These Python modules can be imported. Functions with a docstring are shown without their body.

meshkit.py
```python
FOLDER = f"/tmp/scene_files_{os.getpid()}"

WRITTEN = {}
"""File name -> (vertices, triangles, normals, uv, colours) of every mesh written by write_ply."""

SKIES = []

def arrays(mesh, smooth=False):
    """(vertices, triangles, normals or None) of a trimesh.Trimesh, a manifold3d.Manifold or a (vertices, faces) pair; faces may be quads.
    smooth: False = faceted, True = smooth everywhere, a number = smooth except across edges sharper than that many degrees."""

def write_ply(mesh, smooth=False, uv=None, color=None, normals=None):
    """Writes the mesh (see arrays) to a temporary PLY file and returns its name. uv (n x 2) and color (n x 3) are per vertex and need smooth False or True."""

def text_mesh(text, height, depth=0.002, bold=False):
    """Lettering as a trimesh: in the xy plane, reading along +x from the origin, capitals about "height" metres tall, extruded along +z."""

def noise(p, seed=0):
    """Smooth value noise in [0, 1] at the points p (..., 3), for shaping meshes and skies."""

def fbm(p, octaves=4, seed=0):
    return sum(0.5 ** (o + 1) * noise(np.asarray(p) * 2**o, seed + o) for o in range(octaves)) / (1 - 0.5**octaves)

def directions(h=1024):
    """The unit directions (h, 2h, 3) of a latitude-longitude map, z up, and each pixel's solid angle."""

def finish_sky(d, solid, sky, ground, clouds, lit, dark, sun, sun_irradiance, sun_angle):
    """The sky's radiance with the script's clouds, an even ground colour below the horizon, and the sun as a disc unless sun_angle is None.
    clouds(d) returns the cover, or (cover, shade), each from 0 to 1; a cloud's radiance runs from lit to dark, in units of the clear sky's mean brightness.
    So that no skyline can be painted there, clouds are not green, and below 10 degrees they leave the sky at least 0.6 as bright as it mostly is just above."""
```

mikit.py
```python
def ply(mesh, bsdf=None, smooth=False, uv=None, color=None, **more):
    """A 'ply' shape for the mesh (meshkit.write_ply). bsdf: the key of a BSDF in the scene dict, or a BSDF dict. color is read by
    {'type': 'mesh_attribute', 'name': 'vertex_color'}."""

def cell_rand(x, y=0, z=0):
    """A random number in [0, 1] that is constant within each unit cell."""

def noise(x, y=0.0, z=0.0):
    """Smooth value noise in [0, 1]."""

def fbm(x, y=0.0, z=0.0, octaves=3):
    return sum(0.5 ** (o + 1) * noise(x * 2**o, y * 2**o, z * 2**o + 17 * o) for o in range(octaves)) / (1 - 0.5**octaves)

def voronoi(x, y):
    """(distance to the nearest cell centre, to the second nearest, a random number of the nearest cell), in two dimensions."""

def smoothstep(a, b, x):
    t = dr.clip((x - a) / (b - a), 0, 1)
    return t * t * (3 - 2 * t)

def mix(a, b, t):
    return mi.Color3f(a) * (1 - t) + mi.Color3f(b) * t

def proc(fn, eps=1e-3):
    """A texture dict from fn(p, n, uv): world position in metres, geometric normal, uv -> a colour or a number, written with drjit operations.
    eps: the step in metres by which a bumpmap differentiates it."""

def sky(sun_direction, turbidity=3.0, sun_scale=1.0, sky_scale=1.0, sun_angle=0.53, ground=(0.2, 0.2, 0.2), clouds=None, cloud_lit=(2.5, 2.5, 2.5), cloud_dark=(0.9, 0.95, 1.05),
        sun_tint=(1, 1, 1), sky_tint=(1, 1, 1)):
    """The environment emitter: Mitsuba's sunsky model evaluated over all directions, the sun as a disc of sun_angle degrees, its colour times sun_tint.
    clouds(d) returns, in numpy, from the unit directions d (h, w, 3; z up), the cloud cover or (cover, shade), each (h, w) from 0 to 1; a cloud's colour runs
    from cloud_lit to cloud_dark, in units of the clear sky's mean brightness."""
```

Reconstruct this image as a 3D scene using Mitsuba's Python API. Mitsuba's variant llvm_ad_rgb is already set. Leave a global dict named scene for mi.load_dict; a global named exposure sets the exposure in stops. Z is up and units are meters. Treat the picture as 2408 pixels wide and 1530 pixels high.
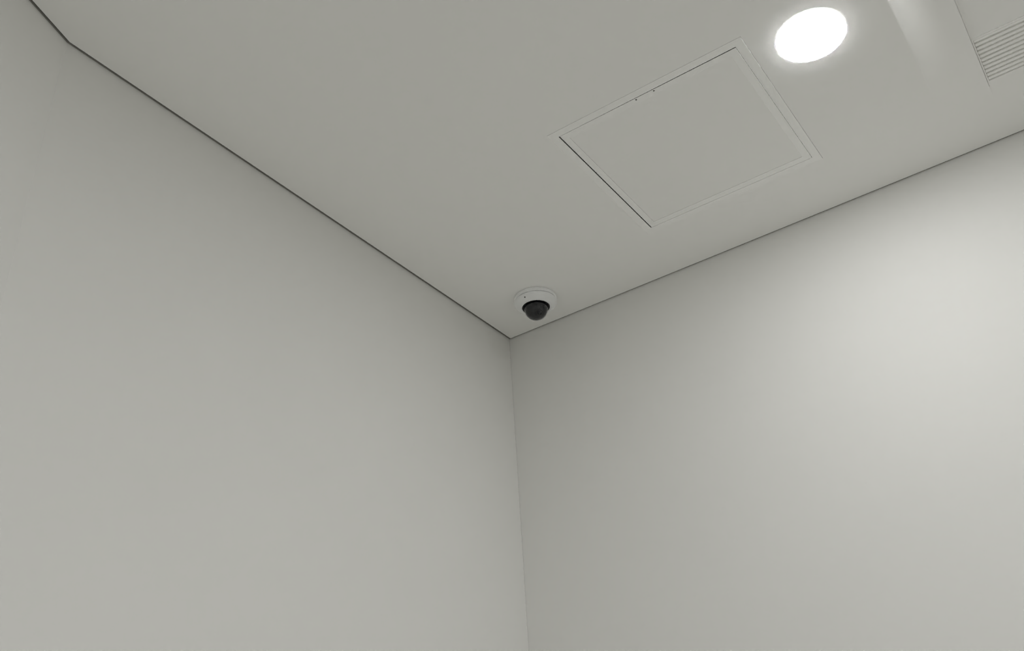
import math
import numpy as np, trimesh, mitsuba as mi, mikit
from shapely.geometry import Polygon, Point, box as rect

T = mi.ScalarTransform4f
scene, labels = {}, {}

# ---------------------------------------------------------------- camera (calibrated on the photograph's three vanishing points)
H = 2.90                                   # ceiling height; the corner of the two walls is x = y = 0, the room lies at x > 0, y < 0
EYE = np.array([1.312, -1.986, 1.50])
F_PX, YAW, PITCH, ROLL = 2327.1, math.radians(123.294), math.radians(31.204), math.radians(-3.690)
d = np.array([math.cos(PITCH) * math.cos(YAW), math.cos(PITCH) * math.sin(YAW), math.sin(PITCH)])
r = np.cross(d, [0, 0, 1]); r /= np.linalg.norm(r)
u = np.cross(r, d)
up = -math.sin(ROLL) * r + math.cos(ROLL) * u
scene['camera'] = {'type': 'perspective', 'fov_axis': 'x', 'fov': math.degrees(2 * math.atan(1204 / F_PX)),
                   'near_clip': 0.05, 'far_clip': 50.0,
                   'to_world': T().look_at(origin=EYE.tolist(), target=(EYE + d).tolist(), up=up.tolist())}

# ---------------------------------------------------------------- light and exposure
LAMP = [6.38, 6.38, 6.31]                # radiance of the downlight's opal diffuser
exposure = 4.0
DOWNLIGHT = (1.080, -0.545)               # the one in view
PANEL, PANEL_SIZE = (2.45, -2.25), 0.595   # the room's square LED panel, behind the viewpoint
PANEL_LAMP = [2.24, 2.24, 2.215]

# ---------------------------------------------------------------- materials
def mat(name, dct):
    scene[name] = {'type': 'twosided', 'bsdf': dct}

def rgb(*c):
    return {'type': 'rgb', 'value': list(c)}

def paint_fn(c, amount, scale):
    def fn(p, n, uv):
        v = mikit.fbm(p.x * scale, p.y * scale, p.z * scale, 3) - 0.5
        return mi.Color3f(*c) * (1 + amount * v)
    return fn

mat('wall_paint', {'type': 'diffuse', 'reflectance': mikit.proc(paint_fn((0.745, 0.744, 0.727), 0.02, 7.0))})
mat('ceiling_paint', {'type': 'diffuse', 'reflectance': mikit.proc(paint_fn((0.905, 0.904, 0.886), 0.015, 5.0))})
mat('floor_vinyl', {'type': 'diffuse', 'reflectance': mikit.proc(paint_fn((0.42, 0.415, 0.40), 0.12, 30.0))})
mat('white_enamel', {'type': 'principled', 'base_color': rgb(0.89, 0.89, 0.872), 'roughness': 0.45, 'specular': 0.4})
mat('white_plastic', {'type': 'principled', 'base_color': rgb(0.80, 0.81, 0.81), 'roughness': 0.35, 'specular': 0.5})
mat('black_plastic', {'type': 'principled', 'base_color': rgb(0.012, 0.012, 0.013), 'roughness': 0.35, 'specular': 0.4})
mat('gimbal_black', {'type': 'principled', 'base_color': rgb(0.016, 0.018, 0.023), 'roughness': 0.5, 'specular': 0.3})
mat('dark_metal', {'type': 'principled', 'base_color': rgb(0.06, 0.055, 0.05), 'roughness': 0.5, 'metallic': 0.6})
mat('lens_glass', {'type': 'principled', 'base_color': rgb(0.004, 0.005, 0.010), 'roughness': 0.06, 'specular': 0.8})
mat('bare_board', {'type': 'diffuse', 'reflectance': rgb(0.45, 0.445, 0.42)})
mat('void_dark', {'type': 'diffuse', 'reflectance': rgb(0.10, 0.10, 0.095)})
mat('opal_lens', {'type': 'diffuse', 'reflectance': rgb(0.75, 0.75, 0.73)})
scene['smoked_acrylic'] = {'type': 'thindielectric', 'int_ior': 1.38, 'specular_transmittance': rgb(0.36, 0.38, 0.43)}

# ---------------------------------------------------------------- helpers
def obj(key, mesh, bsdf, smooth=False, **more):
    scene[key] = mikit.ply(mesh, bsdf, smooth=smooth, **more)
    return key

def tag(key, label, cat=None, group=None, kind=None):
    labels[key] = {k: v for k, v in dict(label=label, category=cat, group=group, kind=kind).items() if v}

def num(name, k):
    return name if k == 0 else f'{name}_{k:03d}'

def prism(poly, z0, z1):
    m = trimesh.creation.extrude_polygon(poly, z1 - z0)
    m.apply_translation([0, 0, z0])
    return m

def bx(x0, y0, z0, x1, y1, z1):
    m = trimesh.creation.box(extents=[x1 - x0, y1 - y0, z1 - z0])
    m.apply_translation([(x0 + x1) / 2, (y0 + y1) / 2, (z0 + z1) / 2])
    return m

def lathe(profile, at, n=96):
    """closed ring / cup from (radius, z) points"""
    p = np.array(profile, float)
    a = np.arange(n) * 2 * math.pi / n
    v = np.stack([p[:, 0][None] * np.cos(a)[:, None] + at[0], p[:, 0][None] * np.sin(a)[:, None] + at[1], np.broadcast_to(p[:, 1] + at[2], (n, len(p)))], -1).reshape(-1, 3)
    k, f = len(p), []
    for i in range(n):
        j = (i + 1) % n
        for q in range(k - 1):
            f += [[i * k + q, j * k + q, j * k + q + 1], [i * k + q, j * k + q + 1, i * k + q + 1]]
    m = trimesh.Trimesh(v, f, process=False)
    m.merge_vertices()
    m.update_faces(m.nondegenerate_faces())
    m.fix_normals() if m.is_watertight else None
    return m

def down(m):
    """turn an open sheet's faces downwards"""
    if m.face_normals[:, 2].sum() > 0:
        m.invert()
    return m

def ring_mesh(outer, inner, z0, z1, c, ci=0.0):
    """rectangular ring; visible face z0, outer edge chamfered by c, inner by ci. outer/inner: 4 corner points in the same order"""
    o, i = np.array(outer, float), np.array(inner, float)
    def off(p, s):
        cen = p.mean(0)
        return p - np.sign(p - cen) * s
    loops = [(o, z1), (o, z0 + c), (off(o, c), z0), (off(i, -ci), z0), (i, z0 + ci), (i, z1)]
    v = np.vstack([np.column_stack([p, np.full(4, z)]) for p, z in loops])
    f = []
    L = len(loops)
    for a in range(L):
        b = (a + 1) % L
        for k in range(4):
            n = (k + 1) % 4
            f += [[a * 4 + k, a * 4 + n, b * 4 + n], [a * 4 + k, b * 4 + n, b * 4 + k]]
    mm = trimesh.Trimesh(v, f, process=False)
    mm.fix_normals()
    return mm
def corners(x0, y0, x1, y1):
    return [(x0, y0), (x1, y0), (x1, y1), (x0, y1)]

# ---------------------------------------------------------------- the room shell
BEND = -1.374                              # here the left wall turns in by 19 degrees
A = math.radians(19.2)
B2 = (1.45 * math.sin(A), BEND - 1.45 * math.cos(A))
XR, YB, TH = 3.90, -4.10, 0.12
room = Polygon([(0, 0), (0, BEND), B2, (B2[0], YB), (XR, YB), (XR, 0)])

obj('floor', bx(-0.3, YB - 0.3, -0.10, XR + 0.3, 0.3, 0.0), 'floor_vinyl')
tag('floor', 'plain grey floor of the room below the frame', kind='structure')

def wall(key, p, q, label, trim=None):
    """a wall slab along p -> q; above the ceiling's level it goes on as unpainted board, seen only inside the shadow joint"""
    p, q = np.array(p, float), np.array(q, float)
    t = (q - p) / np.linalg.norm(q - p)
    n = np.array([-t[1], t[0]])            # outward
    slab = Polygon([p, q, q + n * TH, p + n * TH])
    obj(key, prism(slab, 0.0, H + 0.0018 if trim else H), 'wall_paint')
    tag(key, label, kind='structure')
    if trim:
        obj(trim, prism(slab, H + 0.0018, H + 0.06), 'bare_board')
        tag(trim, f'recessed shadow joint between the ceiling and the {label}', kind='structure')

C = 0.0006                                 # hairline left open in the corner between the two walls
GL, GR = 0.0066, 0.0046                    # the ceiling board stops this far short of the left and right walls
nA = np.array([-math.cos(A), -math.sin(A)])
bend = np.array([0, BEND]) + GL * (np.array([-1.0, 0]) + nA) / (1 + math.cos(A))
wall('wall_left', bend, (-GL, GR - C), 'plain white painted wall left of the corner', 'trim_1')
wall('wall_left_front', np.array(B2) + GL * nA, bend, 'short white wall panel angled inward at the upper left', 'trim_2')
wall('wall_right', (-TH - GL, GR), (XR, GR), 'plain white painted wall right of the corner', 'trim_3')
wall('wall_side', (XR, GR), (XR, YB), 'white wall at the far right, outside the frame')
wall('wall_back', (XR, YB), (B2[0], YB), 'white wall behind the viewpoint')
wall('wall_near', (B2[0], YB), B2, 'white wall left of the viewpoint')

# ceiling with its openings
FL, RIM, DZ = 0.0175, 0.0170, 0.0004       # access panel: flange width, rim width of the door, how far both stand proud
HX0, HX1, HY0, HY1 = 0.5545, 0.9550, -0.6098, -0.2045     # edge of the access panel's door (the dark gap)
VX0, VX1, VY0, VY1 = 1.3240, 2.1240, -0.3390, -0.2040     # louvred part of the air vent
SX0, SX1, SY0, SY1 = 1.2120, 1.3228, -1.00, -0.1150       # skimmed strip beside the vent
R_L = 0.0658
cut = [rect(HX0 - FL - 0.0001, HY0 - FL - 0.0005, HX1 + FL + 0.0005, HY1 + FL + 0.0001), rect(VX0 + 0.002, VY0, VX1 - 0.002, VY1), rect(SX0, SY0, SX1, SY1), rect(SX1 - 0.001, SY0, SX1 + 0.0007, -0.186)]
cut += [Point(*DOWNLIGHT).buffer(R_L + 0.0001, 48), rect(PANEL[0] - PANEL_SIZE / 2, PANEL[1] - PANEL_SIZE / 2, PANEL[0] + PANEL_SIZE / 2, PANEL[1] + PANEL_SIZE / 2)]
outline = Polygon([(0, 0), (0, BEND), B2, (B2[0] - 0.3, B2[1]), (B2[0] - 0.3, YB - 0.3), (XR + 0.3, YB - 0.3), (XR + 0.3, 0)])
for c in cut:
    outline = outline.difference(c)
obj('ceiling', prism(outline, H, H + 0.0125), 'ceiling_paint')
tag('ceiling', 'flat white plasterboard ceiling with access panel, downlight and vent', kind='structure')
# the deck above it closes the void, so the gaps look into darkness
obj('ceiling_deck', bx(-0.3, YB - 0.3, H + 0.25, XR + 0.3, 0.3, H + 0.30), 'void_dark')
tag('ceiling_deck', 'dark slab above the suspended ceiling', kind='structure')

# gently built-up plaster beside the vent: steep on the lamp's side, running out flat towards the vent
def sm(a, b, x):
    t = np.clip((x - a) / (b - a), 0, 1)
    return t * t * (3 - 2 * t)
nx, ny = 57, 110
X, Y = np.meshgrid(np.linspace(SX0, SX1, nx), np.linspace(SY0, SY1, ny), indexing='ij')
t = np.clip((X - 1.2240) / (SX1 - 1.2240), 0, 1)
drop = 0.0150 * (1 - (1 - t) ** 2.4)
drop = drop * (1 - sm(-0.36, -0.125, Y)) * sm(-1.0, -0.93, Y)
Zb = H - drop
v = np.stack([X, Y, Zb], -1).reshape(-1, 3)
top = v.copy(); top[:, 2] = H + 0.0125
idx = np.arange(nx * ny).reshape(nx, ny)
q = np.stack([idx[:-1, :-1], idx[1:, :-1], idx[1:, 1:], idx[:-1, 1:]], -1).reshape(-1, 4)
f = np.vstack([q[:, [0, 2, 1]], q[:, [0, 3, 2]]])
g = f[:, ::-1] + nx * ny
edge = np.concatenate([idx[:, 0], idx[-1, 1:], idx[-2::-1, -1], idx[0, -2:0:-1]])
e2 = np.roll(edge, -1)
side = np.vstack([np.stack([edge, e2, e2 + nx * ny], 1), np.stack([edge, e2 + nx * ny, edge + nx * ny], 1)])
strip = trimesh.Trimesh(np.vstack([v, top]), np.vstack([f, g, side]), process=False)
obj('ceiling__edge_bead', bx(SX1 - 0.0005, SY0, H + 0.0016, SX1 + 0.0010, -0.187, H + 0.006), 'ceiling_paint')
obj('ceiling__plaster_strip', strip, 'ceiling_paint', smooth=40)

# ---------------------------------------------------------------- lamps
D = 'ceiling_light'
at = (*DOWNLIGHT, H)
tag(D, 'round glowing white LED downlight between the access panel and the air vent', 'ceiling light')
R = R_L
obj(D + '__trim_ring', lathe([(R - 0.0014, 0.008), (R - 0.0014, -0.0003), (R + 0.0034, -0.0003), (R + 0.0035, -0.0002), (R + 0.0035, 0.0), (R + 0.0002, 0.0), (R + 0.0002, 0.008), (R - 0.0014, 0.008)], at), 'white_enamel', smooth=35)
k = np.linspace(0, 1, 9) * math.pi / 2
puck = [(0.0, -0.0024), (0.030, -0.0022)] + [(R - 0.0010 - 0.0016 + 0.0016 * math.sin(q), -0.0018 + 0.0014 * (1 - math.cos(q))) for q in k] + [(R - 0.0010, -0.0002)]
obj(D + '__diffuser', down(lathe(puck, at)), 'opal_lens', smooth=True, emitter={'type': 'area', 'radiance': rgb(*LAMP)})
obj(D + '__housing', lathe([(0.0, 0.060), (R - 0.006, 0.060), (R - 0.006, 0.004), (R - 0.0075, 0.004), (R - 0.0075, 0.058), (0.0, 0.058)], at), 'dark_metal', smooth=35)

L = 'panel_light'
tag(L, 'square white LED panel light recessed in the ceiling behind the viewpoint', 'ceiling light')
hp = PANEL_SIZE / 2
px, py = PANEL
obj(L + '__frame', ring_mesh(corners(px - hp - 0.008, py - hp - 0.008, px + hp + 0.008, py + hp + 0.008), corners(px - hp + 0.012, py - hp + 0.012, px + hp - 0.012, py + hp - 0.012), H - 0.003, H, 0.001), 'white_enamel')
obj(L + '__housing', bx(px - hp + 0.001, py - hp + 0.001, H + 0.006, px + hp - 0.001, py + hp - 0.001, H + 0.045), 'white_enamel')
e = hp - 0.0125
obj(L + '__diffuser', down(trimesh.Trimesh([(px - e, py - e, H - 0.001), (px + e, py - e, H - 0.001), (px + e, py + e, H - 0.001), (px - e, py + e, H - 0.001)], [[0, 2, 1], [0, 3, 2]])), 'opal_lens', emitter={'type': 'area', 'radiance': rgb(*PANEL_LAMP)})
# ---------------------------------------------------------------- access panel
P = 'access_panel'
tag(P, 'square white access panel flush in the ceiling with a dark gap round its door', 'access panel')
OX0, OX1, OY0, OY1 = HX0 - FL, HX1 + FL, HY0 - FL, HY1 + FL
# the door hangs a little askew in its frame: the gap is widest on the left and opens to the right along the near edge
door_poly = Polygon([(HX0 + 0.0027, HY0 + 0.0008), (HX1 - 0.0006, HY0 + 0.0024), (HX1 - 0.0007, HY1 - 0.0007), (HX0 + 0.0025, HY1 - 0.0008)])
frame_poly = rect(OX0, OY0, OX1, OY1).difference(rect(HX0, HY0, HX1, HY1))
obj(P + '__frame', ring_mesh(corners(OX0, OY0, OX1, OY1), corners(HX0, HY0, HX1, HY1), H - DZ, H + 0.030, 0.0003, 0.0002), 'white_enamel')
obj(P + '__gasket', ring_mesh(corners(HX0 - 0.0005, HY0 - 0.0005, HX1 + 0.0005, HY1 + 0.0005), corners(HX0 + 0.004, HY0 + 0.004, HX1 - 0.004, HY1 - 0.004), H + 0.0005, H + 0.004, 0.0003), 'black_plastic')
labels[P + '__gasket'] = {'label': 'black sealing strip in the gap round the door'}
dc = list(door_poly.exterior.coords)[:4]
inner = corners(HX0 + RIM, HY0 + RIM, HX1 - RIM, HY1 - RIM)
obj(P + '__door', ring_mesh(dc, inner, H - DZ, H + 0.016, 0.0003, 0.0003), 'white_enamel')
obj(P + '__door__infill', bx(HX0 + RIM + 0.00035, HY0 + RIM + 0.00005, H, HX1 - RIM - 0.00005, HY1 - RIM - 0.0006, H + 0.012), 'ceiling_paint')
for k, xx in enumerate((0.7365, 0.7768)):
    lm = trimesh.creation.cylinder(radius=0.0017, height=0.006, sections=20)
    lm.apply_translation([xx, HY0 + 0.0052, H - DZ + 0.0026])
    obj(P + '__door__' + num('latch', k), lm, 'dark_metal', smooth=40)
    if k == 0: labels[P + '__door__latch'] = {'label': 'small dark touch latch pin near the door edge'}

# ---------------------------------------------------------------- air vent
V = 'air_vent'
tag(V, 'white linear bar air vent at the upper right edge of the ceiling', 'air vent')
obj(V + '__frame', ring_mesh(corners(VX0, VY0 - 0.004, VX1, VY1 + 0.004), corners(VX0 + 0.0025, VY0, VX1 - 0.0025, VY1), H - 0.0015, H + 0.030, 0.0005), 'white_enamel')
NS = 11
pitch = (VY1 - VY0) / NS
tilt = math.radians(12)
for k in range(NS):
    yc = VY0 + (k + 0.5) * pitch
    w, h = 0.0078, 0.0072
    prof = Polygon([(-w / 2, 0), (-w / 2 + 0.0008, -0.0006), (w / 2 - 0.0008, -0.0006), (w / 2, 0), (w / 2 - 0.0015 + h * math.tan(tilt), h), (-w / 2 + 0.0015 + h * math.tan(tilt), h)])
    sl = trimesh.creation.extrude_polygon(prof, VX1 - VX0 - 0.006)      # profile in (y, z), length along x
    M = np.eye(4); M[:3, :3] = np.array([[0, 0, 1], [1, 0, 0], [0, 1, 0]], float); M[:3, 3] = [VX0 + 0.003, yc, H + 0.0005]
    sl.apply_transform(M)
    obj(V + '__' + num('slat', k), sl, 'white_enamel')
obj(V + '__back_plate', bx(VX0 + 0.0028, VY0 + 0.0003, H + 0.0078, VX1 - 0.0028, VY1 - 0.0003, H + 0.016), 'white_enamel')

# ---------------------------------------------------------------- dome security camera
S = 'security_camera'
DX, DY = 0.1700, -0.1280
at = (DX, DY, H)
tag(S, 'small white dome security camera with smoked dome on the ceiling near the corner', 'security camera')
k = 1.077
obj(S + '__base_plate', lathe([(0, 0), (0.0520, 0), (0.0520, -0.0018), (0.0548, -0.0026), (0.0556, -0.0038), (0.0556, -0.0112), (0.0548, -0.0120), (0.0, -0.0120)], at), 'white_plastic', smooth=35)
obj(S + '__cover', lathe([(0.046, -0.0110), (0.0515, -0.0122), (0.0515, -0.0142), (0.0550, -0.0142), (0.0560, -0.0152), (0.0556, -0.0170), (0.0530, -0.0212), (0.0480, -0.0252), (0.0420, -0.0290), (0.0385, -0.0302), (0.0362, -0.0300), (0.0362, -0.0110), (0.046, -0.0110)], at), 'white_plastic', smooth=40)
obj(S + '__collar', lathe([(0.0361, -0.0100), (0.0361, -0.0290), (0.0345, -0.0302), (0.0318, -0.0290), (0.0318, -0.0100), (0.0361, -0.0100)], at), 'black_plastic', smooth=40)
a = np.linspace(0, math.pi / 2, 25)
R_D = 0.0308
shell = [(R_D, -0.0150)] + [(R_D * math.cos(x), -0.0340 - R_D * math.sin(x)) for x in a]
obj(S + '__dome', lathe(shell, at), 'smoked_acrylic', smooth=True)
ball = trimesh.creation.icosphere(subdivisions=4, radius=0.0284); ball.apply_translation([DX, DY, H - 0.0340])
obj(S + '__gimbal', ball, 'gimbal_black', smooth=True)
view = np.array([DX, DY, H - 0.03]) - EYE; view /= np.linalg.norm(view)
vr = np.cross(view, up); vr /= np.linalg.norm(vr)
aim = 0.29 * vr - 0.30 * np.cross(vr, view) - 0.9 * view; aim /= np.linalg.norm(aim)
Rm = trimesh.geometry.align_vectors([0, 0, 1], aim)
def barrel(profile):
    mm = lathe(profile, (0, 0, 0), 48)
    mm.apply_transform(Rm)
    mm.apply_translation([DX, DY, H - 0.0340])
    return mm
obj(S + '__gimbal__lens_barrel', barrel([(0, 0.020), (0.0084, 0.020), (0.0084, 0.0288), (0.0078, 0.0296), (0.0070, 0.0292), (0.0066, 0.0270), (0, 0.0270)]), 'black_plastic', smooth=35)
obj(S + '__gimbal__lens', barrel([(0, 0.0271), (0.0065, 0.0271), (0.0058, 0.0280), (0.0040, 0.0287), (0.0, 0.0290)]), 'lens_glass', smooth=True)
# small screw on the cover, on the side towards the viewpoint
sa = math.atan2(EYE[1] - DY, EYE[0] - DX) - math.radians(31)
sc = trimesh.creation.cylinder(radius=0.0016, height=0.004, sections=20)
nrm = np.array([math.cos(sa) * 0.68, math.sin(sa) * 0.68, -0.73]); nrm /= np.linalg.norm(nrm)
sc.apply_transform(trimesh.geometry.align_vectors([0, 0, 1], nrm))
sc.apply_translation([DX + 0.0500 * math.cos(sa), DY + 0.0500 * math.sin(sa), H - 0.0222])
obj(S + '__screw', sc, 'dark_metal', smooth=40)
